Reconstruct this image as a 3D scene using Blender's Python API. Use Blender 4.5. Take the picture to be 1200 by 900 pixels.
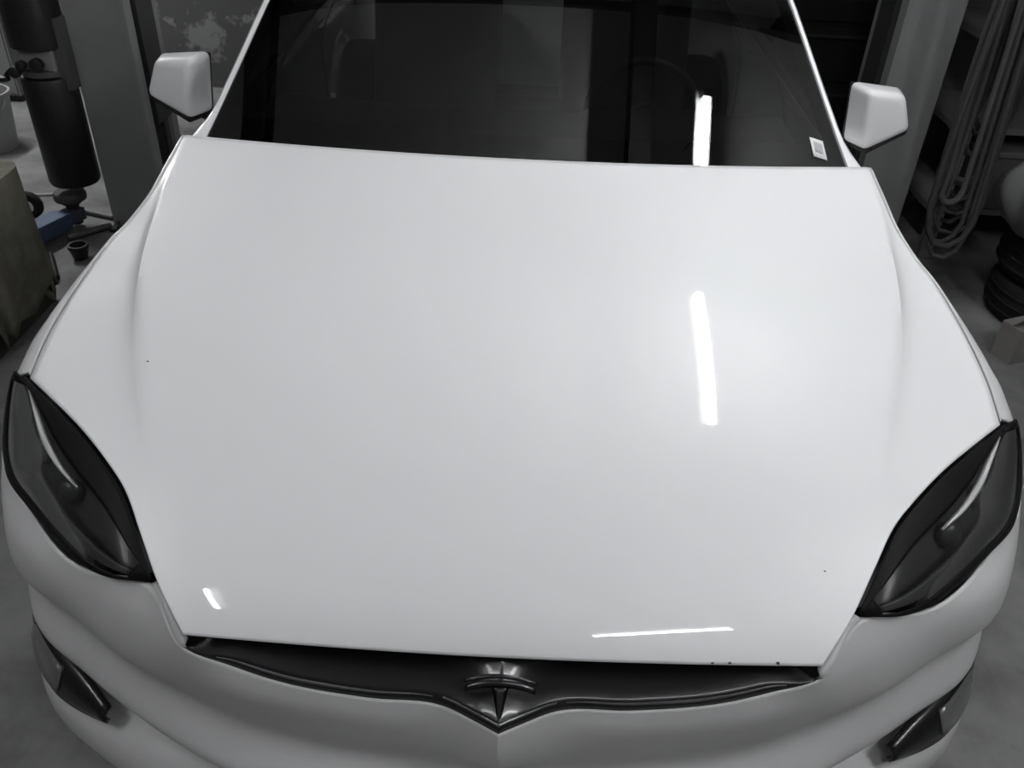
import bpy, math, random
from mathutils import Vector, Matrix, noise
random.seed(7)
for o in list(bpy.data.objects): bpy.data.objects.remove(o, do_unlink=True)
scn = bpy.context.scene
COL = scn.collection
PI = math.pi

# ------------------------------------------------------------------ camera
CAM = Vector((0, -.81, 1.907)); PIT = math.radians(35.2); ROLL = math.radians(2.61); YAW = math.radians(-.24)
fw = Vector((math.sin(YAW)*math.cos(PIT), math.cos(YAW)*math.cos(PIT), -math.sin(PIT)))
rx = Vector((math.cos(YAW), -math.sin(YAW), 0)); up = rx.cross(fw)
R_ = math.cos(ROLL)*rx + math.sin(ROLL)*up; U_ = -math.sin(ROLL)*rx + math.cos(ROLL)*up
cd = bpy.data.cameras.new('camera'); cam = bpy.data.objects.new('camera', cd); COL.objects.link(cam)
M4 = Matrix((R_, U_, -fw)).transposed().to_4x4(); M4.translation = CAM
cam.matrix_world = M4
cd.sensor_width = 36; cd.lens = 36*1011/1200; cd.clip_start = .02
scn.camera = cam

# ------------------------------------------------------------------ world, exposure
w = bpy.data.worlds.new('world'); scn.world = w; w.use_nodes = True
bg = w.node_tree.nodes['Background']; bg.inputs[0].default_value = (.9, .95, 1, 1); bg.inputs[1].default_value = .1
vs = scn.view_settings; vs.view_transform = 'Standard'; vs.look = 'None'; vs.gamma = 1; vs.use_curve_mapping = False
vs.exposure = 0.42
TUBE_MAIN = 108.0      # radiance of the ceiling tubes
TUBE_FRONT = 48.0
TUBE_REAR = 310.0
FILL_TUBE_R = 130.0
FILL_TUBE_L = 75.0

# ------------------------------------------------------------------ materials
MATS = {}
def mat(name, col, rough=.5, metal=0, coat=0, coat_rough=.03, spec=.5, noise_scale=0, noise_amt=0, col2=None, bump=0, bump_scale=40, detail=6, emit=0, nlo=.4, nhi=.65):
    if name in MATS: return MATS[name]
    m = bpy.data.materials.new(name); m.use_nodes = True; nt = m.node_tree
    b = nt.nodes['Principled BSDF']
    c = (*col, 1)
    b.inputs['Base Color'].default_value = c; b.inputs['Roughness'].default_value = rough; b.inputs['Metallic'].default_value = metal
    b.inputs['Specular IOR Level'].default_value = spec
    b.inputs['Coat Weight'].default_value = coat; b.inputs['Coat Roughness'].default_value = coat_rough
    if emit:
        b.inputs['Emission Color'].default_value = (.97, .985, 1, 1); b.inputs['Emission Strength'].default_value = emit
    if noise_scale:
        tc = nt.nodes.new('ShaderNodeTexCoord')
        n = nt.nodes.new('ShaderNodeTexNoise'); n.inputs['Scale'].default_value = noise_scale; n.inputs['Detail'].default_value = detail
        n.inputs['Roughness'].default_value = .62
        nt.links.new(tc.outputs['Object'], n.inputs['Vector'])
        r = nt.nodes.new('ShaderNodeValToRGB'); r.color_ramp.elements[0].position = nlo; r.color_ramp.elements[1].position = nhi
        c2 = col2 or tuple(min(1, x*(1+noise_amt)) for x in col)
        r.color_ramp.elements[0].color = c; r.color_ramp.elements[1].color = (*c2, 1)
        nt.links.new(n.outputs['Fac'], r.inputs['Fac']); nt.links.new(r.outputs['Color'], b.inputs['Base Color'])
    if bump:
        tc = nt.nodes.new('ShaderNodeTexCoord')
        n2 = nt.nodes.new('ShaderNodeTexNoise'); n2.inputs['Scale'].default_value = bump_scale; n2.inputs['Detail'].default_value = 5
        bp = nt.nodes.new('ShaderNodeBump'); bp.inputs['Strength'].default_value = bump; bp.inputs['Distance'].default_value = .01
        nt.links.new(tc.outputs['Object'], n2.inputs['Vector']); nt.links.new(n2.outputs['Fac'], bp.inputs['Height']); nt.links.new(bp.outputs['Normal'], b.inputs['Normal'])
    MATS[name] = m
    return m
def glass_mat(name, tint, ior=1.5, rough=.0):
    m = bpy.data.materials.new(name); m.use_nodes = True; nt = m.node_tree; nt.nodes.clear()
    out = nt.nodes.new('ShaderNodeOutputMaterial'); mix = nt.nodes.new('ShaderNodeMixShader'); fr = nt.nodes.new('ShaderNodeFresnel')
    tr = nt.nodes.new('ShaderNodeBsdfTransparent'); gl = nt.nodes.new('ShaderNodeBsdfGlossy')
    fr.inputs['IOR'].default_value = ior; tr.inputs['Color'].default_value = (*tint, 1); gl.inputs['Roughness'].default_value = rough
    nt.links.new(fr.outputs[0], mix.inputs[0]); nt.links.new(tr.outputs[0], mix.inputs[1]); nt.links.new(gl.outputs[0], mix.inputs[2]); nt.links.new(mix.outputs[0], out.inputs[0])
    return m

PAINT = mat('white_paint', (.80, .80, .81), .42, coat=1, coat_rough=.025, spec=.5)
PAINT_SHADED = mat('white_paint_shaded', (.54, .54, .54), .5, coat=.5, coat_rough=.25, spec=.3)  # the white car paint toned down: shade of bumper and fenders put into the colour
BLACK = mat('black_plastic', (.012, .012, .012), .5, spec=.3)
GLOSSB = mat('gloss_black', (.008, .008, .009), .38, spec=.15)
NOSEM = mat('nose_gloss', (.010, .010, .011), .3, spec=.3, coat=.3, coat_rough=.12)
CHROME = mat('dark_chrome', (.35, .35, .36), .16, metal=1)
SILVER = mat('satin_silver', (.55, .55, .56), .3, metal=1)
RUBBER = mat('rubber', (.012, .012, .012), .8, spec=.2, bump=.2)
GLASS = glass_mat('windshield_glass', (.20, .20, .20), 1.75)
SIDEGL = glass_mat('side_glass', (.12, .12, .12))
LENS = glass_mat('headlight_lens', (.7, .7, .7), 1.21, .2)
HOUSE = mat('lamp_housing', (.07, .07, .072), .55, spec=.2)
HOUSE2 = mat('lamp_bezel_grey', (.09, .09, .092), .35, metal=.3)
DRL = mat('light_guide', (.42, .42, .42), .3)
INTER = mat('interior_dark', (.05, .05, .05), .8, spec=.2)
SEATM = mat('seat_leather', (.07, .07, .07), .55)
WHITEP = mat('paper_white', (.7, .7, .7), .8)
GREYP = mat('paper_grey', (.42, .42, .44), .8)

# ------------------------------------------------------------------ mesh helpers
class MB:
    def __init__(s): s.v = []; s.f = []
    def add(s, vs, fs):
        o = len(s.v); s.v += [tuple(p) for p in vs]; s.f += [tuple(i+o for i in f) for f in fs]; return s
    def box(s, x0, x1, y0, y1, z0, z1, bev=0.0):
        if bev <= 0:
            v = [(x, y, z) for z in (z0, z1) for y in (y0, y1) for x in (x0, x1)]
            return s.add(v, [(0,2,3,1),(4,5,7,6),(0,1,5,4),(2,6,7,3),(0,4,6,2),(1,3,7,5)])
        import bmesh
        bm = bmesh.new(); bmesh.ops.create_cube(bm, size=1)
        for q in bm.verts: q.co = ((x0+x1)/2+q.co.x*(x1-x0), (y0+y1)/2+q.co.y*(y1-y0), (z0+z1)/2+q.co.z*(z1-z0))
        bmesh.ops.bevel(bm, geom=bm.edges[:], offset=bev, segments=2, profile=.6, affect='EDGES')
        bm.verts.index_update()
        r = s.add([q.co for q in bm.verts], [[q.index for q in f.verts] for f in bm.faces]); bm.free(); return r
    def grid(s, rows, close_u=False, flip=False):
        n = len(rows[0]); v = [p for r in rows for p in r]; f = []
        for i in range(len(rows)-1):
            for j in range(n if close_u else n-1):
                k = (j+1) % n
                q = (i*n+j, i*n+k, (i+1)*n+k, (i+1)*n+j)
                f.append(q[::-1] if flip else q)
        return s.add(v, f)
    def tube(s, path, r, seg=10, cap=True):
        path = [Vector(p) for p in path]; rows = []
        rr = r if isinstance(r, (list, tuple)) else [r]*len(path)
        prev = None
        for i, p in enumerate(path):
            t = (path[min(i+1, len(path)-1)]-path[max(i-1, 0)]).normalized()
            a = prev if prev is not None else (Vector((0,0,1)) if abs(t.z) < .9 else Vector((1,0,0)))
            n1 = (a - a.dot(t)*t).normalized(); prev = n1; n2 = t.cross(n1)
            rows.append([p + rr[i]*(math.cos(k*2*PI/seg)*n1+math.sin(k*2*PI/seg)*n2) for k in range(seg)])
        o = len(s.v); s.grid(rows, True)
        if cap:
            s.f.append(tuple(o+k for k in range(seg))[::-1]); e = o+(len(rows)-1)*seg; s.f.append(tuple(e+k for k in range(seg)))
        return s
    def lathe(s, prof, c=(0,0,0), axis='z', seg=32):
        rows = []
        for r, h in prof:
            row = []
            for k in range(seg):
                a = 2*PI*k/seg; x, y = r*math.cos(a), r*math.sin(a)
                q = (x, y, h) if axis == 'z' else ((h, x, y) if axis == 'x' else (y, h, x))
                row.append((c[0]+q[0], c[1]+q[1], c[2]+q[2]))
            rows.append(row)
        o = len(s.v); s.grid(rows, True)
        s.f.append(tuple(o+k for k in range(seg))[::-1]); e = o+(len(rows)-1)*seg; s.f.append(tuple(e+k for k in range(seg)))
        return s
    def build(s, name, m, parent=None, smooth=True, ang=40, solid=0, loc=None, rot=None, bevel=0):
        me = bpy.data.meshes.new(name); me.from_pydata(s.v, [], s.f); me.update()
        me.materials.append(m)
        if smooth:
            me.shade_smooth(); me.set_sharp_from_angle(angle=math.radians(ang))
        o = bpy.data.objects.new(name, me); COL.objects.link(o)
        if parent is not None: o.parent = parent
        if loc: o.location = loc
        if rot: o.rotation_euler = rot
        if solid:
            md = o.modifiers.new('s', 'SOLIDIFY'); md.thickness = abs(solid); md.offset = -1 if solid > 0 else 1
        if bevel:
            md = o.modifiers.new('b', 'BEVEL'); md.width = bevel; md.segments = 2; md.limit_method = 'ANGLE'
        return o
def empty(name, loc=(0,0,0), parent=None, rot=(0,0,0)):
    o = bpy.data.objects.new(name, None); COL.objects.link(o); o.location = loc; o.rotation_euler = rot; o.empty_display_size = .1
    if parent is not None: o.parent = parent
    return o
def tag(o, label=None, cat=None, group=None, kind=None):
    if label: o['label'] = label
    if cat: o['category'] = cat
    if group: o['group'] = group
    if kind: o['kind'] = kind
    return o
def lerp(a, b, t): return a+(b-a)*t
def interp(x, K):
    if x <= K[0][0]: return K[0][1]
    for (a, va), (b, vb) in zip(K, K[1:]):
        if x <= b: return va+(vb-va)*(x-a)/(b-a)
    return K[-1][1]
def cr(P, t):   # Catmull-Rom through points P at t in [0, n-1]
    n = len(P); i = min(int(t), n-2); f = t-i
    p1, p2 = Vector(P[i]), Vector(P[i+1])
    p0 = Vector(P[i-1]) if i > 0 else 2*p1-p2
    p3 = Vector(P[i+2]) if i+2 < n else 2*p2-p1
    # centripetal-like limited tangents
    d = (p2-p1).length
    def tan(a, b, c):
        l1, l2 = (b-a).length+1e-9, (c-b).length+1e-9
        return ((b-a)/l1*l2 + (c-b)/l2*l1)/(l1+l2)*d
    m1, m2 = tan(p0, p1, p2), tan(p1, p2, p3)
    return (2*f**3-3*f*f+1)*p1+(f**3-2*f*f+f)*m1+(-2*f**3+3*f*f)*p2+(f**3-f*f)*m2
def smooth_interp(x, K):
    if x <= K[0][0]: return K[0][1]
    if x >= K[-1][0]: return K[-1][1]
    n = len(K)
    for i in range(n-1):
        if x <= K[i+1][0]:
            h = K[i+1][0]-K[i][0]; f = (x-K[i][0])/h
            def sl(j):
                if j <= 0: return (K[1][1]-K[0][1])/(K[1][0]-K[0][0])
                if j >= n-1: return (K[-1][1]-K[-2][1])/(K[-1][0]-K[-2][0])
                return (K[j+1][1]-K[j-1][1])/(K[j+1][0]-K[j-1][0])
            m1, m2 = sl(i)*h, sl(i+1)*h
            return (2*f**3-3*f*f+1)*K[i][1]+(f**3-2*f*f+f)*m1+(-2*f**3+3*f*f)*K[i+1][1]+(f**3-f*f)*m2
def mirx(p, s): return (p[0]*s, p[1], p[2])

# ================================================================== THE ROOM
FLOORM = mat('floor_concrete', (.075, .075, .072), .75, spec=.25, noise_scale=2.2, col2=(.27, .27, .265), bump=.35, bump_scale=18, detail=9, nlo=.3, nhi=.72)
WALLM = mat('peeling_wall', (.065, .065, .065), .85, noise_scale=4.6, col2=(.17, .17, .17), detail=5, nlo=.52, nhi=.58, bump=.2, bump_scale=6)
WALLD = mat('dark_wall', (.045, .045, .045), .85, noise_scale=2, col2=(.07, .07, .07))
CEILM = mat('ceiling_panel', (.62, .62, .62), .9, noise_scale=1.2, col2=(.75, .75, .75))
BEAMM = mat('roof_steel', (.03, .03, .03), .6)
X0, X1, Y0, Y1, ZC = -4.2, 3.6, -3.6, 5.4, 3.25
tag(MB().box(X0, X1, Y0, Y1, -.1, 0).build('floor', FLOORM, smooth=False), 'rough grey concrete workshop floor with oil stains', 'floor', kind='structure')
tag(MB().box(X0, X1, Y1, Y1+.12, -.1, ZC).build('wall_back', WALLM, smooth=False), 'grey back wall with peeling pale paint patches', 'wall', kind='structure')
tag(MB().box(X0-.12, X0, Y0-.12, Y1+.12, -.1, ZC).build('wall_left', WALLM, smooth=False), 'grey left workshop wall with peeling paint', 'wall', kind='structure')
tag(MB().box(X1, X1+.12, Y0-.12, Y1+.12, -.1, ZC).build('wall_right', WALLD, smooth=False), 'dark right workshop wall behind the rack', 'wall', kind='structure')
tag(MB().box(X0, X1, Y0-.12, Y0, -.1, ZC).build('wall_front', mat('wall_pale', (.4, .4, .4), .9), smooth=False), 'pale grey workshop wall facing the front of the car', 'wall', kind='structure')
ceil = tag(MB().box(X0-.12, X1+.12, Y0-.12, Y1+.12, ZC, ZC+.1).build('ceiling', CEILM, smooth=False), 'grey panelled workshop ceiling with steel beams', 'ceiling', kind='structure')
for x in (-3.0, -1.55, .62, 2.6):
    m = MB(); m.box(x-.06, x+.06, Y0, Y1, ZC-.02, ZC); m.box(x-.012, x+.012, Y0, Y1, ZC-.16, ZC-.02); m.box(x-.06, x+.06, Y0, Y1, ZC-.18, ZC-.16)
    m.build('roof_beam', BEAMM, ceil, smooth=False)
for y in (-1.6, .4, 2.55, 4.4):
    m = MB().box(X0, X1, y-.05, y+.05, ZC-.09, ZC-.001); m.build('roof_purlin', BEAMM, ceil, smooth=False)

# ------------------------------------------------------------------ fluorescent lamps
def tube_lamp(c, length, ang, power, label, rad=.019):
    t = empty('tube_lamp', c, rot=(0, 0, ang))
    tag(t, label, 'lamp', 'fluorescent tubes under the roof')
    L = length/2
    MB().box(-L-.04, L+.04, -.045, .045, .045, .095, .006).build('housing', mat('lamp_white', (.6, .6, .6), .5), t, smooth=False)
    tb = MB().lathe([(rad, -L), (rad, L)], axis='x', seg=20).build('tube', mat('tube_%s' % round(power), (1, 1, 1), .4, emit=power), t)
    for s in (-1, 1):
        MB().box(s*(L+.018)-.018, s*(L+.018)+.018, -.024, .024, -.024, .05, .004).build('end_socket', mat('socket', (.4, .4, .4), .5), t, smooth=False)
        MB().tube([(s*L*.7, 0, .09), (s*L*.7, 0, ZC-c[2])], .004, 6).build('hanging_wire', BEAMM, t)
    return t
tube_lamp((.90, 1.39, 2.8), 1.08, PI/2, TUBE_MAIN, 'bright fluorescent tube lamp above the right side of the hood')
tube_lamp((.80, -1.32, 2.9), .78, .58, TUBE_FRONT, 'fluorescent tube lamp across the ceiling in front of the car')
tube_lamp((-1.42, -.95, 2.85), .42, PI/2, TUBE_FRONT-10, 'short fluorescent tube lamp above the left of the car front', .012)
tube_lamp((-3.4, 4.2, 2.8), 1.2, PI/2, TUBE_REAR, 'fluorescent tube lamp high at the left beside the lift column')
tube_lamp((2.35, -.3, 3.0), 1.2, PI/2, FILL_TUBE_R, 'added fill tube lamp under the roof at the front right')  # added fill light to brighten the right side of the bumper
tube_lamp((-2.4, -.3, 3.0), 1.2, PI/2, FILL_TUBE_L, 'added fill tube lamp under the roof at the front far left')  # added as well, weaker fill for the bumper's left side

# ================================================================== THE CAR
car = tag(empty('car', (0, 1.0, 0)), 'white car with dark headlights parked in the workshop, seen from the front', 'car')
def P(o):   # keep world coordinates while parenting under the car empty
    o.parent = car; o.location = (o.location[0], o.location[1]-1.0, o.location[2]); return o
def cempty(name):
    return P(empty(name))

# ---- hood surface
SK = [(-.2,1.6),(.05,1.4),(.065,1.0),(.085,.80),(.12,.65),(.17,.53),(.25,.45),(.437,.375),(.55,.328),(.66,.283),(.75,.25),(.9,.243),(1.5,.235)]
_ys = [-.2+i*.0025 for i in range(681)]; _zs = [0.0]
for i in range(1, len(_ys)): _zs.append(_zs[-1]+.0025*(interp(_ys[i-1], SK)+interp(_ys[i], SK))/2)
def _raw(y):
    t = min(max((y+.2)/.0025, 0), len(_ys)-1.001); i = int(t); return lerp(_zs[i], _zs[i+1], t-i)
_off = .957-_raw(.437)
def zc(y): return _raw(y)+_off
WK1 = [(.072,.512),(.131,.563),(.21,.616),(.282,.664),(.34,.719),(.405,.789),(.466,.864),(.514,.925)]
WK2 = [(.514,.925),(.62,.933),(.74,.93),(.83,.922),(.92,.905),(.98,.882),(1.06,.859),(1.16,.853),(1.27,.848)]
def W(y): return smooth_interp(y, WK1) if y <= .514 else smooth_interp(y, WK2)
XK = [(.0,.47),(.2,.565),(.306,.622),(.43,.678),(.53,.716),(.64,.756),(.745,.786),(.82,.803),(.91,.817),(.96,.823),(1.06,.835),(1.27,.840)]
def XC(y): return smooth_interp(y, XK)
STEPK = [(.25,0),(.35,.003),(.5,.012),(.65,.020),(.8,.026),(.95,.026),(1.1,.010),(1.25,.004)]
def hood_z(x, y):
    a = abs(x); z = zc(y)-.045*a*a
    d = a-XC(y)
    if d > 0:
        s = interp(y, STEPK)
        z -= s*(1-math.exp(-d/.024)) + .9*max(0, a-.90)**2
    return z
YR = sorted([.072+(.514-.072)*(i/46)**1.25 for i in range(47)] + [.514+(1.27-.514)*(i/54) for i in range(1, 55)])
NI, NO = 44, 18
def hood_row(yr):
    Wd = W(yr); uc = min(XC(yr)/Wd, .93); f = (yr-.072)/(1.27-.072); bow = lerp(.013, .088, f**1.2)
    us = [uc*j/NI for j in range(NI+1)] + [uc+(1-uc)*(j/NO)**1.3 for j in range(1, NO+1)]
    us = [-u for u in us[:0:-1]]+us
    row = []
    for u in us:
        y = yr-bow*(1-u*u); x = u*Wd
        row.append((x, y, hood_z(x, y)))
    return row
rows = [hood_row(y) for y in YR]
hood = P(MB().grid(rows).build('hood', PAINT, ang=26, solid=.012))
hood['label'] = 'large glossy white hood with two raised character lines'
CHIP = mat('paint_chip', (.05, .05, .05), .7)
for x, y, r in ((-.70, .535, .0018), (.335, .0664, .0022), (.363, .068, .002), (.44, .0715, .0026), (.53, .20, .0015)):
    m = MB(); z = hood_z(x, y)
    nrm = Vector((-(hood_z(x+.002, y)-hood_z(x-.002, y))/.004, -(hood_z(x, y+.002)-hood_z(x, y-.002))/.004, 1)).normalized()
    t1 = nrm.cross(Vector((0, 1, 0))).normalized(); t2 = nrm.cross(t1)
    c = Vector((x, y, z))+nrm*.0012
    ring = [c+r*(.7+.5*random.random())*(math.cos(a)*t1*1.5+math.sin(a)*t2) for a in [k*PI/4 for k in range(8)]]
    m.add([c-nrm*.003]+ring+[c], [(0, i+1, (i+1) % 8+1) for i in range(8)]+[(9, (i+1) % 8+1, i+1) for i in range(8)])
    ch = m.build('paint_chip', CHIP, hood)

# ---- front bumper loft (half rows, mirrored)
B = [
 [(0,-.034,.695),(.035,-.012,.69),(.09,.013,.692),(.21,.021,.692),(.36,.036,.703),(.436,.05,.717),(.512,.062,.742),(.585,.143,.797),(.70,.172,.786),(.877,.322,.775),(.988,.452,.797),(1.0,.66,.80)],
 [(0,-.042,.655),(.035,-.022,.655),(.09,.002,.66),(.21,.009,.662),(.36,.025,.67),(.445,.039,.68),(.535,.066,.70),(.615,.115,.745),(.735,.172,.745),(.905,.305,.742),(.994,.435,.75),(1.003,.66,.75)],
 [(0,-.034,.605),(.035,-.022,.605),(.09,-.004,.605),(.21,.008,.605),(.36,.026,.61),(.445,.042,.618),(.54,.072,.628),(.645,.108,.65),(.77,.188,.655),(.93,.298,.66),(.996,.42,.67),(1.006,.66,.67)],
 [(0,-.005,.535),(.035,-.002,.535),(.09,.006,.535),(.21,.018,.535),(.36,.04,.537),(.445,.06,.54),(.54,.096,.546),(.65,.142,.56),(.785,.225,.565),(.93,.325,.575),(.992,.43,.585),(1.003,.66,.585)],
 [(0,-.075,.475),(.035,-.074,.475),(.09,-.071,.475),(.21,-.055,.475),(.36,-.02,.475),(.445,.005,.476),(.54,.045,.478),(.65,.102,.48),(.79,.19,.482),(.925,.288,.488),(.987,.40,.5),(1.003,.66,.5)],
 [(0,-.05,.43),(.035,-.05,.43),(.09,-.047,.43),(.21,-.03,.43),(.36,.005,.43),(.445,.032,.43),(.54,.075,.432),(.65,.135,.434),(.78,.218,.436),(.91,.32,.44),(.975,.42,.45),(1.0,.66,.45)],
 [(0,-.0,.37),(.035,0,.37),(.09,.003,.37),(.21,.02,.37),(.36,.05,.37),(.445,.08,.37),(.54,.118,.37),(.65,.172,.37),(.77,.25,.37),(.89,.345,.38),(.965,.43,.4),(1.0,.66,.4)],
 [(0,-.045,.315),(.035,-.045,.315),(.09,-.042,.315),(.21,-.03,.315),(.36,.0,.315),(.445,.02,.315),(.54,.05,.315),(.65,.09,.315),(.80,.168,.315),(.935,.262,.318),(.995,.345,.33),(1.006,.66,.34)],
 [(0,-.05,.24),(.035,-.05,.24),(.09,-.047,.24),(.21,-.035,.24),(.36,-.005,.24),(.445,.015,.24),(.54,.045,.24),(.65,.085,.24),(.80,.163,.24),(.94,.262,.24),(.998,.345,.24),(1.006,.66,.24)],
 [(0,.08,.19),(.035,.08,.19),(.09,.08,.19),(.21,.1,.19),(.36,.13,.19),(.445,.14,.19),(.54,.17,.19),(.65,.21,.19),(.77,.28,.19),(.89,.36,.19),(.95,.43,.19),(.96,.66,.19)],
]
SUB = 7
def brow_cols(row):
    n = len(row); out = []
    for i in range(n-1):
        for k in range(SUB): out.append(cr(row, i+k/SUB))
    out.append(Vector(row[-1])); return out
bcols = [brow_cols(r) for r in B]
VS = 6
full = []
for i in range(len(B)-1):
    for k in range(VS):
        full.append([cr([c[j] for c in bcols], i+k/VS) for j in range(len(bcols[0]))])
full.append(bcols[-1])
def mirror_rows(rs): return [[(-p[0], p[1], p[2]) for p in r[:0:-1]]+[tuple(p) for p in r] for r in rs]
bumper = P(MB().grid(mirror_rows(full), flip=True).build('front_bumper', PAINT_SHADED, ang=50, solid=.006))
bumper['label'] = 'white front bumper, its shade painted grey, with wing-shaped nose opening and lower lip'
def bump_pt(ci, ri):   # column index in anchors (float), row index (float)
    col = [cr(r, ci) for r in B]; return cr(col, ri)

# flange strip under hood side edge closes the gap between hood side and bumper
for s in (-1, 1):
    A = []; Bb = []
    for k in range(13):
        y = .072+(.147-.072)*k/12; x = W(y)
        A.append((s*(x-.004), y+.004, hood_z(x, y)-.012)); p = bump_pt(6+k/12, 0); Bb.append((s*p.x, p.y, p.z))
    m = MB().grid([A, Bb]); P(m.build('hood_side_flange', PAINT_SHADED, solid=.004))

# ---- nose panel: glossy black wing-shaped recess under the hood edge
half0 = [cr(B[0], t*6/42) for t in range(43)]
def nose_row(f, dy, dz, shrink=1.0):
    r = []
    for p in half0:
        e = min(1, max(0, (.515-p.x)/.10)); e = e*e*(3-2*e)
        r.append((p.x*shrink, p.y+dy*e+.002, p.z+dz*e))
    return r
prof = [(0,0,0,1),(0,.004,.009,.999),(0,.012,.016,.997),(0,.03,.022,.995),(0,.055,.028,.99),(0,.075,.034,.985),(0,.10,.05,.985),(0,.13,.07,.985),(0,.2,.075,.985)]
nrows = [nose_row(a, b, c, d) for a, b, c, d in prof]
nose = P(MB().grid(mirror_rows(nrows)).build('nose_panel', NOSEM, ang=50, solid=.004))
nose['label'] = 'gloss black wing-shaped nose panel under the hood'
# bright trim along the lower edge of the nose panel, one strip each side
for s in (-1, 1):
    pth = [Vector(nose_row(0, .005, .011)[k])+Vector((0, -.001, .001)) for k in range(15, 38)]
    MB().tube([(s*q.x, q.y, q.z) for q in pth], [.0012+.0022*math.sin(PI*i/22) for i in range(23)], 8).build('trim_strip', CHROME, nose)
    pth = [Vector(nose_row(0, .006, .013)[k]) for k in range(0, 15)]
    MB().tube([(s*q.x, q.y-.001, q.z+.002) for q in pth], .003, 8).build('chin_trim', CHROME, nose)
# dark cavity wall behind / under the hood front
rowa = []; rowb = []
for k in range(-20, 21):
    x = .50*k/20; y = .072-.013*(1-(x/.512)**2)
    rowa.append((x, y+.05, hood_z(x, y)-.012+.02)); rowb.append((x, y+.11, .70))
P(MB().grid([rowa, rowb], flip=True).build('radiator_shroud', BLACK, solid=.004))

# ---- emblem: a T with an arched double top bar and a tapering stem
emb = cempty('emblem'); emb['label'] = 'dark chrome T-shaped emblem at the nose centre'
EM = mat('emblem_metal', (.07, .07, .072), .3, metal=1)
def arc_bar(z0, w, th, y0):
    rws = []
    n = 24
    top = []; bot = []
    for k in range(n+1):
        u = -1+2*k/n; x = u*w
        zz = z0-.017*u*u; t = th*(1-.3*u*u)
        top.append((x, y0, zz)); bot.append((x, y0-.005, zz-t))
    return MB().grid([bot, top])
arc_bar(.760, .057, .005, .030).build('top_bar', EM, emb, solid=-.003)
arc_bar(.751, .055, .010, .025).build('cross_bar', EM, emb, solid=-.003)
st = []
for k in range(13):
    t = k/12; z = .742-.042*t; y = .020-.046*t; wd = lerp(.016, .002, t**.7)
    st.append([(-wd, y+.003, z), (-wd*.4, y-.004, z), (wd*.4, y-.004, z), (wd, y+.003, z)])
MB().grid(st, flip=True).build('stem', EM, emb, ang=20, solid=.004)
# ---- headlights
LOWK = [(.585,.147,.801),(.648,.152,.798),(.70,.177,.789),(.777,.236,.78),(.877,.326,.779),(.952,.400,.786),(.985,.458,.80),(.990,.505,.85),(.983,.54,.90),(.957,.528,.938)]
def headlight(s):
    H = cempty('headlight'); H['label'] = 'smoked dark headlight on the %s' % ('right of the photo' if s > 0 else 'left of the photo')
    N = 60
    top = []; low = []
    for k in range(N+1):
        t = k/N
        y = lerp(.149, .517, t**.95); x = W(min(y, .5139)); top.append(Vector((x+.004, y-.003, hood_z(x-.01, y)-.006)))
        low.append(cr(LOWK, t*9))
    c_top = top
    def lens_pt(t_i, v, off=0.0):
        a, b = top[t_i], low[t_i]; p = a.lerp(b, v)
        L = (b-a).length
        out = Vector((.5, -.72, .48)); bulge = .16*L*4*v*(1-v)*.6
        return p+out*(bulge+off)
    def patch(k0, k1, v0, v1, off, nv=14):
        rs = []
        for q in range(nv+1):
            rs.append([mirx(lens_pt(k, lerp(v0, v1, q/nv), off), s) for k in range(k0, k1+1)])
        return rs
    # black border: four strips of the same surface
    fl = s < 0
    bz = MB()
    VT = lambda k: .02
    bz.grid(patch(0, N, 0, .22, 0, 6), flip=fl); bz.grid(patch(0, N, .89, 1, 0, 4), flip=fl); bz.grid(patch(0, 4, .22, .89, 0), flip=fl); bz.grid(patch(N-4, N, .22, .89, 0), flip=fl)
    bz.build('bezel', mat('bezel_black', (.008, .008, .008), .4, spec=.05), H, solid=.004)
    MB().grid(patch(4, N-4, .22, .89, .001), flip=fl).build('lens', LENS, H)
    MB().grid(patch(1, N-1, .03, .97, -.05), flip=fl).build('housing', HOUSE, H)
    # grey inner band along the lower edge
    MB().grid(patch(5, N-6, .72, .88, -.018, 6), flip=fl).build('lower_band', HOUSE2, H, solid=.01)
    # light guide along the upper edge
    pth = [lens_pt(k, .28+.05*math.sin(k/N*PI), -.002) for k in range(26, N-5)]
    MB().tube([mirx(q, s) for q in pth], [.0025+.004*math.sin(PI*i/(len(pth)-1)) for i in range(len(pth))], 8).build('light_guide', DRL, H)
    for kk, vv in ((27, .6), (38, .6)):
        c = lens_pt(kk, vv, -.045); d = Vector((.25*1, -.85, .35)).normalized()
        m = MB(); m.tube([mirx(c, s), mirx(c+d*.012, s), mirx(c+d*.018, s), mirx(c+d*.022, s)], [.024, .024, .02, .008], 20); m.build('projector', HOUSE2, H)
    return H
for s in (-1, 1): headlight(s)

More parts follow.
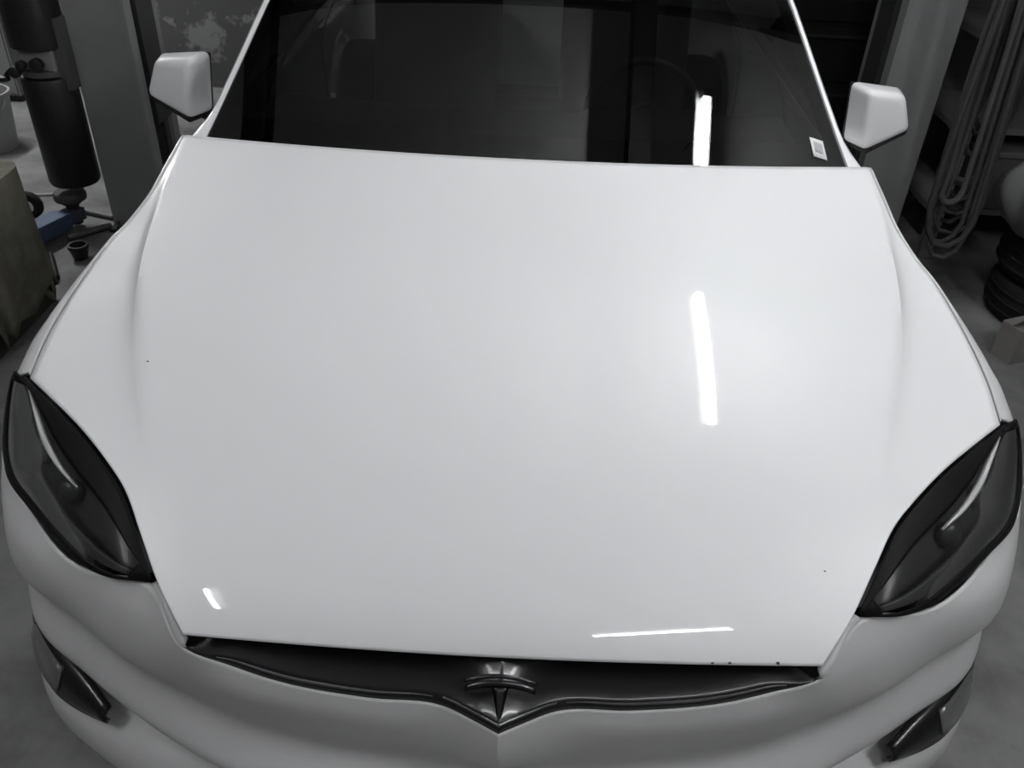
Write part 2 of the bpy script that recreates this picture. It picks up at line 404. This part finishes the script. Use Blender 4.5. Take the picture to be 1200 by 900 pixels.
# ---- fog lamps in the groove between bumper band and lip
def fog(s):
    Fg = cempty('fog_lamp'); Fg['label'] = 'slim dark fog lamp pocket on the %s of the bumper' % ('right' if s > 0 else 'left')
    N = 24
    def edge(t):
        ci = lerp(7.75, 10.35, t); p = bump_pt(ci, 5.35); q = bump_pt(ci, 6.75)
        return p, q
    up_, lo_ = [], []
    for k in range(N+1):
        t = k/N; p, q = edge(t); wdt = .16+.72*math.sin(PI*min(1, .04+t)**.85)**1.2 if t < .96 else .1
        n = Vector((.55, -.75, .3))*.014
        mid = (p+q)/2; up_.append(mid+(p-mid)*wdt+n); lo_.append(mid+(q-mid)*wdt+n)
    rs = [[mirx(a.lerp(b, v)+Vector((.5, -.7, .3))*.012*math.sin(PI*v), s) for a, b in zip(up_, lo_)] for v in (0, .25, .5, .75, 1)]
    MB().grid(rs, flip=s < 0).build('pocket', NOSEM, Fg, solid=.01)
    rs = [[mirx(a.lerp(b, v)+Vector((.5, -.7, .3))*.02, s) for a, b in zip(up_[8:-5], lo_[8:-5])] for v in (.2, .4, .6, .8)]
    MB().grid(rs, flip=s < 0).build('lens', mat('fog_lens', (.12, .12, .12), .15, coat=1), Fg, solid=.006)
    MB().tube([mirx(p+Vector((.3, -.5, .2))*.01, s) for p in lo_], [.002+.0025*math.sin(PI*i/N) for i in range(N+1)], 8).build('rim', CHROME, Fg)
    for dv in (.25, .7):
        MB().tube([mirx(a.lerp(b, dv)+Vector((.5, -.7, .3))*.014, s) for a, b in zip(up_[:8], lo_[:8])], .0035, 8).build('bar', GLOSSB if dv < .5 else CHROME, Fg)
for s in (-1, 1): fog(s)

# ---- fenders
ARY, ARZ, ARR = .93, .36, .385
def arch_z(y, cy=ARY):
    d = abs(y-cy)
    return ARZ+math.sqrt(ARR**2-d*d) if d < ARR else .24
def body_x(z, y):
    taper = 1-.05*max(0, (y-3.9)/1.1)**2
    return taper*interp(z, [(.2,.955),(.35,.985),(.6,.998),(.8,1.0),(.9,.985),(1.0,.935),(1.1,.875),(1.2,.83)])
GF = [(0,0),(.004,.013),(.012,.026),(.04,.046),(.13,.068),(.3,.08)]
GR = [(0,0),(.03,.010),(.1,.045),(.2,.095),(.35,.14)]
def fender(s):
    ys = [.520, .526, .532, .538, .545] + [.552+(1.46-.552)*i/54 for i in range(55)]
    rs = []
    NV = 30
    for y in ys:
        yy = min(y, 1.27)
        wx = W(yy)+.0012; tz = hood_z(W(yy), yy)-.001 + max(0, y-1.27)*.12
        if y > 1.27: wx = lerp(.8495, .86, (y-1.27)/.19); tz = lerp(tz, 1.03, (y-1.27)/.19)
        bz_ = max(arch_z(y), .24)
        if y < .60: bz_ = max(bz_, interp(y, [(.52,.937),(.532,.92),(.545,.885),(.56,.84),(.60,.79)]))
        f = min(1, max(0, (y-.68)/.25)); row = []
        for k in range(NV+1):
            dz = (tz-bz_)*(k/NV)**1.7; z = tz-dz
            x = wx+lerp(interp(dz, GF), interp(dz, GR), f)
            lim = body_x(z, y); x = min(x, lim) if dz < .3 else lerp(min(x, lim), lim, min(1, (dz-.3)/.1))
            g = min(1, max(0, (y-1.30)/.16)); g = g*g*(3-2*g); x = lerp(x, lim, g)
            row.append((s*x, y, z))
        rs.append(row)
    return P(MB().grid(rs, flip=s > 0).build('fender', PAINT_SHADED, ang=60, solid=.006))
for s in (-1, 1): fender(s)

# ---- windscreen, pillars, roof
WS = [(1.155,1.080),(1.25,1.130),(1.425,1.227),(1.68,1.366),(1.78,1.418),(1.99,1.51),(2.29,1.605),(2.65,1.675)]
WW = [(1.155,.826),(1.25,.80),(1.425,.767),(1.68,.725),(1.78,.709),(1.99,.68),(2.29,.655),(2.65,.635)]
def wsp(u, yt):
    return (u*smooth_interp(yt, WW), yt-.075*(1-u*u)*interp(yt, [(1.1,1),(2.7,.4)]), smooth_interp(yt, WS)+.012*(1-u*u)*interp(yt, [(1.1,0),(2.2,1)]))
yts = [1.155+(2.65-1.155)*i/40 for i in range(41)]
wsE = cempty('windshield'); wsE['label'] = 'dark tinted windshield with black border'
MB().grid([[wsp(-1+2*j/40, y) for j in range(41)] for y in yts]).build('glass', GLASS, wsE)
FRIT = mat('frit', (.012, .012, .012), .25)
def off(p, d): return (p[0], p[1]+d*.45, p[2]-d)
for s in (-1, 1):
    rs = [[off(wsp(s*u, y), .004) for u in (.955, .97, .985, 1)] for y in yts]
    MB().grid(rs, flip=s < 0).build('frit_border', FRIT, wsE)
MB().grid([[off(wsp(-.96+1.92*j/30, y), .004) for j in range(31)] for y in (1.155, 1.2, 1.25, 1.30, 1.345)]).build('frit_lower_band', FRIT, wsE)
# little label stuck inside the glass
def wpt(u, y, d=.002): 
    p = wsp(u, y); return (p[0], p[1]-d*.46, p[2]+d*.88)
stk = MB().grid([[wpt(lerp(.905, .945, i/3)+.006*(j/3), lerp(1.303, 1.356, j/3)-.012*i/3) for i in range(4)] for j in range(4)]).build('sticker', WHITEP, wsE, solid=-.0008)
stk['label'] = 'small white paper sticker'
MB().grid([[wpt(lerp(.914, .938, i/3)+.006*(j/3), lerp(1.316, 1.344, j/3)-.010*i/3, .0035) for i in range(4)] for j in range(4)]).build('sticker_print', GREYP, wsE, solid=-.0006)
for s in (-1, 1):
    rs = []
    for y in [1.17+(2.65-1.17)*i/50 for i in range(51)]:
        p = wsp(s, y); wd = .019+.026*min(1, max(0, (1.36-y)/.10))**1.4
        rs.append([(p[0]-s*.001, p[1], p[2]-.012), (p[0]+s*.002, p[1]+.002, p[2]+.006), (p[0]+s*wd*.5, p[1]+.004, p[2]+.008), (p[0]+s*wd, p[1]+.006, p[2]-.002), (p[0]+s*(wd+.006), p[1]+.02, p[2]-.07)])
    P(MB().grid(rs, flip=s < 0).build('a_pillar', PAINT, ang=50))
ROOFM = mat('roof_glass_dark', (.015, .015, .015), .1)
rr = []
for i in range(21):
    t = i/20; y = lerp(2.65, 4.75, t); z = interp(y, [(2.65,1.675),(3.2,1.685),(3.8,1.62),(4.3,1.47),(4.75,1.24)]); wx = interp(y, [(2.65,.635),(3.4,.63),(4.2,.60),(4.75,.58)])
    rr.append([(u*wx, y-(.024 if i == 0 else 0)*(1-u*u)*0, z+.012*(1-u*u)) for u in [-1+2*j/16 for j in range(17)]])
P(MB().grid(rr).build('roof', ROOFM, solid=.01))

# ---- body sides, doors, side glass, rear
def beltz(y): return interp(y, [(1.4,1.02),(1.9,1.05),(2.6,1.11),(4.0,1.17),(4.9,1.12)])
def side_patch(s, ya, yb, name, m, zlo=None, n=24):
    rs = []
    for i in range(n+1):
        y = lerp(ya, yb, i/n); zb = beltz(y); zl = .22
        if abs(y-3.895) < .4: zl = max(zl, ARZ+math.sqrt(max(0, .4**2-(y-3.895)**2)))
        rs.append([(s*body_x(lerp(zb, zl, k/14), y), y, lerp(zb, zl, k/14)) for k in range(15)])
    return P(MB().grid(rs, flip=s > 0).build(name, m, ang=60, solid=.02))
for s in (-1, 1):
    for ya, yb in ((1.466, 2.55), (2.556, 3.45)):
        d = side_patch(s, ya, yb, 'door', PAINT)
        yh = yb-.25
        hx = body_x(.98, yh)
        MB().box(min(s*hx, s*(hx+.012)), max(s*hx, s*(hx+.012)), yh-.11, yh+.11, .965, .99, .004).build('door_handle', SILVER, d)
    side_patch(s, 3.456, 4.85, 'quarter_panel', PAINT)
    rs = []; rt = []
    for i in range(31):
        y = lerp(1.25, 4.6, i/30); zb = beltz(y) if y > 1.46 else lerp(1.10, 1.02, (y-1.25)/.21)
        if y < 2.65: q = wsp(s, y); tp = (q[0]+s*.022, q[1]+.015, q[2]-.03)
        else: tp = (s*(interp(y, [(2.65,.635),(3.4,.63),(4.2,.60),(4.75,.58)])+.03), y, interp(y, [(2.65,1.675),(3.2,1.685),(3.8,1.62),(4.3,1.47),(4.75,1.24)])-.02)
        bx_ = body_x(zb, y)-.012
        rs.append([(s*lerp(bx_, abs(tp[0]), k/6), y, lerp(zb, max(tp[2], zb), k/6)) for k in range(7)])
    P(MB().grid(rs, flip=s < 0).build('side_window', SIDEGL))
    rs = [[(s*(abs(r[0][0])+.004), r[0][1], r[0][2]-.006), (s*(abs(r[0][0])+.006), r[0][1], r[0][2]+.008)] for r in rs]
    P(MB().grid(rs).build('belt_trim', CHROME, solid=.004))
P(MB().grid([[(u*body_x(z, 4.85), 4.85+.08*(1-u*u)+.05*math.sin((z-.25)*3), z) for u in [-1+2*j/16 for j in range(17)]] for z in (.25, .4, .6, .8, 1.0, 1.14)], flip=True).build('tailgate', PAINT, solid=.01))
P(MB().box(-.93, .93, .55, 4.85, .2, .26).build('underbody', BLACK, smooth=False))

# ---- wheels
def wheel(s, y):
    Wh = cempty('wheel')
    cx = s*.86
    MB().lathe([(.24, -.12), (.33, -.125), (.362, -.10), (.37, -.05), (.37, .05), (.362, .10), (.33, .125), (.24, .12)], (cx, y, .37), 'x', 40).build('tire', RUBBER, Wh)
    MB().lathe([(.05, .0), (.24, .02), (.25, .11), (.24, .118), (.225, .11), (.215, .03), (.05, .03)] if s > 0 else [(.05, 0), (.24, -.02), (.25, -.11), (.24, -.118), (.225, -.11), (.215, -.03), (.05, -.03)], (cx, y, .37), 'x', 40).build('rim', SILVER, Wh)
    for k in range(5):
        a = 2*PI*k/5+.3; m = MB()
        m.tube([(cx+s*.10, y, .37), (cx+s*.115, y+.13*math.cos(a), .37+.13*math.sin(a)), (cx+s*.10, y+.235*math.cos(a), .37+.235*math.sin(a))], [.04, .026, .03], 8)
        m.build('spoke', SILVER, Wh)
for s in (-1, 1):
    for y in (ARY, 3.895): wheel(s, y)

# ---- side mirrors
def side_mirror(s):
    Mr = cempty('side_mirror'); Mr['label'] = 'white side mirror with black underside on the %s' % ('right' if s > 0 else 'left')
    import bmesh
    def hexa(front, back, bev, seg):
        bm = bmesh.new(); v = [bm.verts.new(mirx(q, s)) for q in front+back]
        for f in ((0,1,2,3),(7,6,5,4),(0,4,5,1),(1,5,6,2),(2,6,7,3),(3,7,4,0)): bm.faces.new([v[i] for i in f])
        bmesh.ops.recalc_face_normals(bm, faces=bm.faces[:])
        bmesh.ops.bevel(bm, geom=bm.edges[:]+bm.verts[:], offset=bev, segments=seg, profile=.55, affect='EDGES', clamp_overlap=True)
        bm.verts.index_update(); m = MB().add([q.co for q in bm.verts], [[q.index for q in f.verts] for f in bm.faces]); bm.free(); return m
    F4 = [(.968,1.70,1.214),(1.082,1.725,1.198),(1.13,1.73,1.093),(1.0,1.70,1.032)]
    B4 = [(.935,1.80,1.216),(1.10,1.82,1.198),(1.136,1.825,1.09),(.955,1.80,1.030)]
    hexa(F4, B4, .024, 5).build('cap', PAINT, Mr, ang=70)
    def sh(q, k, dy, dz=0): c_ = Vector((1.02, 0, 1.13)); return (c_.x+(q[0]-c_.x)*k, q[1]+dy, c_.z+(q[2]-c_.z)*k+dz)
    hexa([sh(q, .9, .0) for q in B4], [sh(q, .9, .012) for q in B4], .004, 2).build('rim', BLACK, Mr)
    hexa([sh(q, .8, .0121) for q in B4], [sh(q, .8, .015) for q in B4], .001, 1).build('mirror_glass', mat('mirror', (.8, .8, .8), .02, metal=1), Mr)
    hexa([(1.004,1.706,1.040),(1.12,1.733,1.097),(1.12,1.733,1.083),(1.004,1.706,1.024)], [(.97,1.80,1.038),(1.123,1.82,1.095),(1.123,1.82,1.081),(.97,1.80,1.022)], .005, 2).build('lower_trim', BLACK, Mr)
    MB().tube([mirx((.87, 1.80, 1.0), s), mirx((.95, 1.80, 1.01), s), mirx((1.01, 1.79, 1.045), s)], [.024, .02, .022], 12).build('arm', BLACK, Mr)
for s in (-1, 1): side_mirror(s)

# ---- cabin
dash = P(MB().grid([[(x, y+.05*(x/.75)**2, z+(.02 if abs(x-.37) < .2 and 1.6 < y < 1.8 else 0)) for x in [-.74+1.48*j/30 for j in range(31)]] for y, z in ((1.2,1.07),(1.35,1.10),(1.5,1.11),(1.66,1.12),(1.74,1.10),(1.78,1.02),(1.76,.9),(1.74,.7))]).build('dashboard', INTER, solid=.01))
P(MB().box(-.10, .10, 1.735, 1.76, .78, 1.14, .008).build('centre_screen', GLOSSB))
P(MB().box(-.15, .15, 1.76, 2.9, .45, .68, .03).build('centre_console', INTER))
P(MB().box(-.85, .85, 1.4, 4.7, .26, .32).build('cabin_floor', INTER, smooth=False))
sw = cempty('steering_wheel')
cx, cy, czz = .37, 1.93, 1.02
def swp(a, r): return (cx+r*math.cos(a), cy+r*math.sin(a)*.42, czz+r*math.sin(a)*.9)
MB().tube([swp(2*PI*k/36, .185) for k in range(37)], .015, 10, False).build('rim', SEATM, sw)
for a in (0, PI, -PI/2): MB().tube([swp(a, .03), swp(a, .18)], .014, 8).build('spoke', SEATM, sw)
MB().tube([(cx, cy+.02, czz-.01), (cx, cy-.03, czz-.005)], .065, 20).build('hub', SEATM, sw)
for x in (-.37, .37):
    S = cempty('front_seat')
    MB().box(x-.25, x+.25, 2.1, 2.62, .52, .70, .05).build('cushion', SEATM, S)
    b = MB().box(-.25, .25, -.08, .08, 0, .66, .05).build('backrest', SEATM, S, loc=(x, 2.66, .64), rot=(-.32, 0, 0))
    MB().box(-.14, .14, -.05, .05, 0, .2, .04).build('headrest', SEATM, S, loc=(x, 2.92, 1.27), rot=(-.2, 0, 0))
P(MB().tube([(-.02, 1.9, 1.44), (0, 1.91, 1.42)], .02, 10).build('mirror_mount', BLACK))
P(MB().box(-.12, .12, 1.93, 1.955, 1.37, 1.44, .01).build('rear_view_mirror', GLOSSB))

# ================================================================== WORKSHOP THINGS
STEEL = mat('column_grey', (.19, .19, .192), .5, noise_scale=5, col2=(.21, .21, .21))
STEELR = mat('column_grey_light', (.21, .21, .212), .5, noise_scale=5, col2=(.23, .23, .23))
DARKST = mat('carriage_dark', (.02, .02, .02), .6)
MIDST = mat('steel_mid', (.10, .10, .10), .45, metal=.4)
def lift_column(s, x0, x1, y0, label, m):
    t = tag(empty('lift_column', ((x0+x1)/2*s, y0+.15, 0)), label, 'lift column', 'two-post lift columns')
    ox, oy = (x0+x1)/2*s, y0+.15
    def b(n, ax, bx, ay, by, z0, z1, mm, bev=.0):
        xa, xb = sorted((s*ax-ox, s*bx-ox)); o = MB().box(xa, xb, ay-oy, by-oy, z0, z1, bev).build(n, mm, t, smooth=False); return o
    H = 3.0
    b('front_plate', x0, x1, y0, y0+.012, .015, H, m)
    b('back_plate', x0, x1, y0+.33, y0+.342, .015, H, m)
    b('outer_plate', x1-.012, x1, y0+.012, y0+.33, .015, H, m)
    b('front_flange', x0-.012, x0+.004, y0-.004, y0+.07, .015, H, STEELR)
    b('back_flange', x0-.012, x0+.004, y0+.27, y0+.346, .015, H, m)
    b('carriage', x0-.03, x1-.06, y0+.085, y0+.255, .5, 1.75, DARKST)
    b('guide_rail', x0-.006, x0+.02, y0+.255, y0+.268, .015, H, STEELR)
    b('base_plate', x0-.02, x1+.0, y0-.06, y0+.42, 0, .015, DARKST)
    for ax in (x0+.03, x1-.04):
        for ay in (y0-.035, y0+.39):
            MB().lathe([(.016, .015), (.016, .03), (.008, .032), (.008, .05)], (s*ax-ox, ay-oy, 0), 'z', 6).build('anchor_bolt', MIDST, t, smooth=False)
    return t
colL = lift_column(-1, 1.76, 2.02, 3.08, 'plain grey steel lift column at the left behind the mirror', STEEL)
colR = lift_column(1, 1.57, 1.80, 3.08, 'grey steel lift column at the right behind the mirror and cables', STEELR)

# hydraulic power unit hanging on the left column
pu = tag(empty('power_unit', (-2.145, 3.06, .24)), 'black cylindrical hydraulic power unit with steel manifold beside the left column', 'power unit')
TANK = mat('tank_black', (.011, .011, .011), .45, spec=.3)
MB().lathe([(.09, 0), (.108, .006), (.114, .02), (.114, .49), (.108, .50), (.09, .503)]).build('tank', TANK, pu)
MB().lathe([(.075, .50), (.10, .51), (.10, .535), (.07, .54)]).build('flange', MIDST, pu)
MB().box(-.07, .08, -.07, .07, .53, .63, .008).build('manifold', mat('alloy', (.22, .22, .22), .45), pu, smooth=False)
MB().lathe([(.1, .62), (.118, .63), (.118, 1.05), (.11, 1.07), (.06, 1.08)]).build('motor', TANK, pu)
for x, z, r in ((-.05, .565, .02), (.02, .57, .028), (-.085, .535, .024)):
    MB().lathe([(r*.6, -.12), (r, -.115), (r, -.09), (r*.5, -.085), (r*.5, -.05)], (x, 0, z), 'y', 16).build('valve_knob', BLACK, pu)
MB().tube([(-.06, -.08, .54), (-.12, -.09, .53), (-.145, -.09, .50)], .012, 8).build('release_lever', BLACK, pu)
MB().lathe([(.02, 0), (.026, .004), (.026, .02), (.02, .024)], (-.15, -.09, .49), 'z', 14).build('lever_ball', BLACK, pu)
MB().box(.06, .13, -.05, .05, .45, .75).build('bracket', MIDST, pu, smooth=False)

# blue lift arm with round rubber pad
arm = tag(empty('lift_arm', (-2.22, 3.0, 0)), 'blue steel lift arm with round black rubber pad on the floor', 'lift arm')
BLUE = mat('arm_blue', (.06, .085, .15), .5)
d = Vector((-.20, -.55, 0)).normalized()
m = MB().box(-.05, .05, 0, .5, .03, .11, .006); o = m.build('beam', BLUE, arm, smooth=False, rot=(0, 0, math.atan2(-d.x, d.y)))
m = MB().box(-.038, .038, -.1, .02, .04, .10, .004); m.build('extension', mat('arm_blue_dark', (.04, .05, .08), .5), arm, smooth=False, rot=(0, 0, math.atan2(-d.x, d.y)))
MB().lathe([(.03, .02), (.03, .12), (.045, .125), (.045, .14)], (.02, .07, 0)).build('pad_stem', DARKST, arm)
MB().lathe([(.045, .14), (.072, .145), (.075, .155), (.075, .175), (.068, .185)], (.02, .07, 0)).build('rubber_pad', mat('pad_rubber', (.05, .05, .05), .7), arm)

# steel bars, cup, wrench, caster on the floor
def rod(name, a, b, r, m, label, cat):
    a = Vector(a); b = Vector(b); o = MB().tube([(0,0,0), tuple(b-a)], r, 10).build(name, m, loc=tuple(a)); return tag(o, label, cat)
rod('steel_bar', (-2.17, 2.90, .018), (-2.03, 3.06, .018), .016, MIDST, 'long grey steel bar on floor pointing at left column foot', 'bar')
rod('steel_bar', (-2.24, 3.22, .013), (-2.06, 3.16, .013), .012, MIDST, 'short grey steel bar on floor beside the rubber pad', 'bar')
rod('pry_bar', (-2.18, 2.74, .014), (-2.05, 2.52, .014), .013, BLACK, 'black rod lying on the floor near the left fender', 'rod')
cup = MB().lathe([(.03, 0), (.042, .05), (.046, .055), (.046, .07), (.036, .07), (.03, .02)], seg=20).build('rubber_cup', DARKST, loc=(-2.04, 2.74, 0)); tag(cup, 'small dark rubber cup on the floor by the left fender', 'cup')
wr = tag(empty('wrench', (-2.5, 3.42, .008)), 'thin steel wrench lying on the floor behind the rubber pad', 'wrench')
MB().box(-.13, .13, -.011, .011, -.006, .006, .003).build('handle', SILVER, wr, rot=(0, 0, .25))
for q in (-1, 1):
    m = MB()
    a0 = .25+(0 if q > 0 else PI)
    m.tube([(q*.14*math.cos(.25)+.026*math.cos(a0+a), q*.14*math.sin(.25)+.026*math.sin(a0+a), 0) for a in [.6+(2*PI-1.2)*k/14 for k in range(15)]], .0075, 6); m.build('jaw', SILVER, wr)
cs = tag(empty('caster_wheel', (-2.46, 3.14, .0)), 'black caster wheel with pale hub on the floor beside blue arm', 'wheel')
MB().lathe([(.03, -.02), (.062, -.02), (.068, -.012), (.068, .012), (.062, .02), (.03, .02)], (0, 0, .069), 'y', 24).build('tread', RUBBER, cs)
MB().lathe([(.008, -.024), (.032, -.022), (.032, .022), (.008, .024)], (0, 0, .069), 'y', 20).build('hub', WHITEP, cs)
MB().box(-.012, .012, -.034, -.026, .05, .17).build('fork', BLACK, cs, smooth=False)

# white pail and white board at the far left
pail = tag(empty('pail', (-3.12, 4.05, 0)), 'white plastic pail cut by the left edge of the photo', 'pail')
WP = mat('pail_white', (.3, .3, .3), .5)
MB().lathe([(.12, 0), (.125, .01), (.15, .30), (.16, .305), (.16, .33), (.148, .33), (.145, .30), (.12, .02)]).build('body', WP, pail)
MB().tube([(.155*math.cos(a), -.02-.05*math.sin(a), .30-.10*math.sin(a)) for a in [PI*k/12 for k in range(13)]], .004, 6).build('handle', SILVER, pail)
bd = tag(empty('cabinet', (-3.72, 5.1, 0)), 'pale grey steel cabinet against the back wall at far left', 'cabinet')
CB = mat('cabinet_pale', (.18, .18, .18), .5)
MB().box(-.35, .35, -.22, .25, .04, .62, .006).build('body', CB, bd, smooth=False)
for q in (-1, 1):
    dr = MB().box(min(q*.004, q*.34), max(q*.004, q*.34), -.235, -.221, .06, .60, .003).build('door', CB, bd, smooth=False)
    MB().box(min(q*.03, q*.045), max(q*.03, q*.045), -.255, -.236, .28, .40, .003).build('handle', SILVER, dr, smooth=False)
MB().box(-.36, .36, -.24, .26, .621, .65, .004).build('top', mat('cabinet_top', (.05, .05, .05), .5), bd, smooth=False)
MB().box(-.34, .34, -.20, .24, 0, .039).build('plinth', DARKST, bd, smooth=False)

# dark olive cloth draped over a crate at the left edge
OL = mat('olive_cloth', (.13, .125, .10), .9, spec=.1, noise_scale=8, col2=(.19, .185, .15), bump=.5, bump_scale=9)
crate = tag(empty('covered_crate', (-2.24, 2.12, 0)), 'tall crate under a dark olive cloth at the left edge', 'crate')
MB().box(-.28, .26, -.24, .24, 0, .60).build('crate_body', mat('crate_wood', (.05, .045, .035), .8), crate, smooth=False)
rs = []
NP = 72
for k in range(15):
    t = k/14; z = lerp(.615, .07, max(0, (t-.2)/.8)); row = []
    for j in range(NP):
        a = 2*PI*j/NP; ca, sa = math.cos(a), math.sin(a)
        ex, ey = .30*math.copysign(abs(ca)**.35, ca)-.01, .265*math.copysign(abs(sa)**.35, sa)
        f = min(1, t/.2)
        fold = 1+max(0, t-.2)*(.10*math.sin(j*1.35)+.06*math.sin(j*.63+1))*.9
        zz = z+(.0 if t < .2 else (t-.2)*(.07*math.sin(j*.9)+.05*math.sin(j*2.3)))
        row.append((ex*f*fold, ey*f*fold, max(.012, zz)))
    rs.append(row)
MB().grid(rs, True, flip=True).build('cloth', OL, crate, ang=60, solid=-.006)

# ------------------------------------------------------------------ right side: cables, rack, cloth, tyre, box
CAB = mat('cable_black', (.04, .04, .04), .7, spec=.2)
CAB2 = mat('cable_grey', (.07, .07, .07), .7, spec=.2)
for i in range(17):
    x = 1.66+.017*i+random.uniform(-.012, .012); y = 2.50+.030*i; zb = random.uniform(.25, .75); sw_ = random.uniform(.04, .10)
    lp = []
    for k in range(31):
        t = k/30
        if t < .45: f = t/.45; lp.append((x+.02*math.sin(f*5+i)-.10*(1-f)*.3, y, lerp(2.3, zb+sw_, f)))
        elif t < .6: f = (t-.45)/.15; a = PI*f; lp.append((x+sw_*(1-math.cos(a)), y, zb+sw_-sw_*math.sin(a)*1.3))
        else: f = (t-.6)/.4; lp.append((x+2*sw_*(1-f*.7), y, lerp(zb+sw_, 2.3, f)))
    base = Vector(lp[0]); o = MB().tube([Vector(p)-base for p in lp], random.choice((.008, .010, .013)), 8).build('hanging_cable', random.choice((CAB, CAB2, CAB)), loc=tuple(base))
    tag(o, 'dark looped cable hanging in the bundle beside the right column', 'cable', 'cables hanging beside the right column')
hk = tag(empty('cable_hook', (1.82, 2.74, 2.3)), 'steel wall hook rail holding the cable bundle', 'hook rail')
MB().box(-.22, .28, -.26, .26, 0.015, .035, .004).build('rail', DARKST, hk, smooth=False)
for q in (-.2, .26): MB().tube([(q, 0, 0), (q, 0, ZC-2.3)], .012, 8).build('hanger', DARKST, hk)

rack = tag(empty('storage_rack', (2.45, 3.55, 0)), 'dark steel storage rack with perforated uprights behind the cables', 'rack')
RK = mat('rack_dark', (.13, .13, .13), .6, noise_scale=6, col2=(.16, .16, .16))
SH = mat('rack_board', (.12, .12, .12), .8)
for x in (-.42, .62):
    for y in (-.35, .3):
        u = MB().box(x-.03, x+.03, y-.02, y+.02, 0, 2.2).build('upright', RK, rack, smooth=False)
        if y < 0:
            m = MB()
            for k in range(22): m.lathe([(.009, -.004), (.009, -.0005)], (x, y-.02, .12+k*.09), 'y', 8)
            m.build('punched_holes', BLACK, u)['kind'] = 'stuff'
for z in (.22, .62, 1.02, 1.5): MB().box(-.45, .65, -.33, .32, z, z+.03).build('shelf', SH, rack, smooth=False)
MB().box(-.44, .64, .32, .335, .05, 2.1).build('back_panel', SH, rack, smooth=False)
pn = tag(MB().box(-.40, .40, -.02, .02, 0, .34, .004).build('board', mat('board_grey', (.17, .17, .17), .7), smooth=False, loc=(2.56, 3.40, 1.052)), 'dark grey board standing on the upper rack shelf', 'board')
bx2 = tag(empty('storage_box', (2.36, 3.42, .25)), 'dark grey storage box on the low rack shelf', 'box')
MB().box(-.2, .3, -.2, .2, .002, .26, .01).build('body', mat('box_dark', (.08, .08, .08), .7), bx2, smooth=False)
MB().box(-.21, .31, -.21, .21, .261, .29, .006).build('lid', mat('box_lid', (.11, .11, .11), .7), bx2, smooth=False)

# light grey cloth bundle
CL = mat('cloth_grey', (.14, .14, .14), .9, spec=.1, bump=.4, bump_scale=7)
rs = []
for k in range(17):
    t = k/16; row = []
    for j in range(36):
        a = 2*PI*j/36; r = .19*math.sin(PI*min(.98, .06+t*.92))**.6*(1+.16*math.sin(3*a+t*3)+.09*math.sin(7*a+1-2*t))
        row.append((r*math.cos(a)*1.15, r*math.sin(a)*.8, .40*(1-t)+.05*math.sin(2*a)*(1-t)))
    rs.append(row)
clo = MB().grid(rs, True).build('cloth_bundle', CL, ang=70, loc=(2.15, 2.58, .395)); tag(clo, 'crumpled light grey cloth bundle lying on the stacked tyres', 'cloth')
clo.rotation_euler = (0, 0, .3)

# tyres
def tyre(c, r, w_, label, rot=(0, 0, 0)):
    t = tag(empty('tyre', c, rot=rot), label, 'tyre', 'loose black tyres at the right')
    h = w_/2; pr = []
    for k in range(25):
        a = 2*PI*k/24; ca, sa = math.cos(a), math.sin(a)
        pr.append((r*.80+r*.20*math.copysign(abs(ca)**.6, ca), h*math.copysign(abs(sa)**.7, sa)))
    rows_ = [[(p*math.cos(2*PI*j/48), p*math.sin(2*PI*j/48), q) for j in range(48)] for p, q in pr]
    MB().grid(rows_, True, flip=True).build('carcass', RUBBER, t, ang=50)
    for q in (-.5, 0, .5):
        MB().tube([(r*1.0*math.cos(2*PI*j/48), r*1.0*math.sin(2*PI*j/48), q*h*.9) for j in range(49)], .006, 6, False).build('tread_rib', RUBBER, t)
    return t
tyre((2.41, 2.62, .10), .30, .19, 'black tyre lying flat on the floor under the cloth')
tyre((2.40, 2.63, .295), .30, .19, 'black tyre lying on top of another tyre, holding the cloth')
bg_ = tag(empty('paper_box', (2.07, 2.27, 0)), 'small open pale cardboard box on the floor at the right', 'box')
PB = mat('carton_pale', (.20, .19, .18), .85)
MB().box(-.07, .07, -.05, .05, 0, .16).build('body', PB, bg_, smooth=False, rot=(0, 0, .4))
for s_, rt in ((-1, .9), (1, -.7)):
    fl_ = MB().box(-.07, .07, 0, .07, -.002, .002).build('flap', PB, bg_, smooth=False, loc=(0, 0, .163), rot=(rt, 0, .4 if s_ > 0 else .4+PI))

# dark roller cabinet behind the car on the right
tc = tag(empty('tool_cabinet', (2.05, 4.9, 0)), 'tall black tool cabinet behind the car beside the right column', 'cabinet')
MB().box(-.75, .75, -.3, .3, .06, 1.9, .01).build('body', BLACK, tc, smooth=False)
for k in range(5):
    dw = MB().box(-.72, .72, -.318, -.301, .12+k*.34, .42+k*.34, .004).build('drawer', BLACK, tc, smooth=False)
    MB().box(-.5, .5, -.338, -.319, .37+k*.34, .39+k*.34, .004).build('handle', DARKST, dw, smooth=False)
for x in (-.65, .65):
    for y in (-.22, .22): MB().lathe([(.01, -.02), (.03, -.02), (.03, .02), (.01, .02)], (x, y, .03), 'x', 14).build('caster', RUBBER, tc)
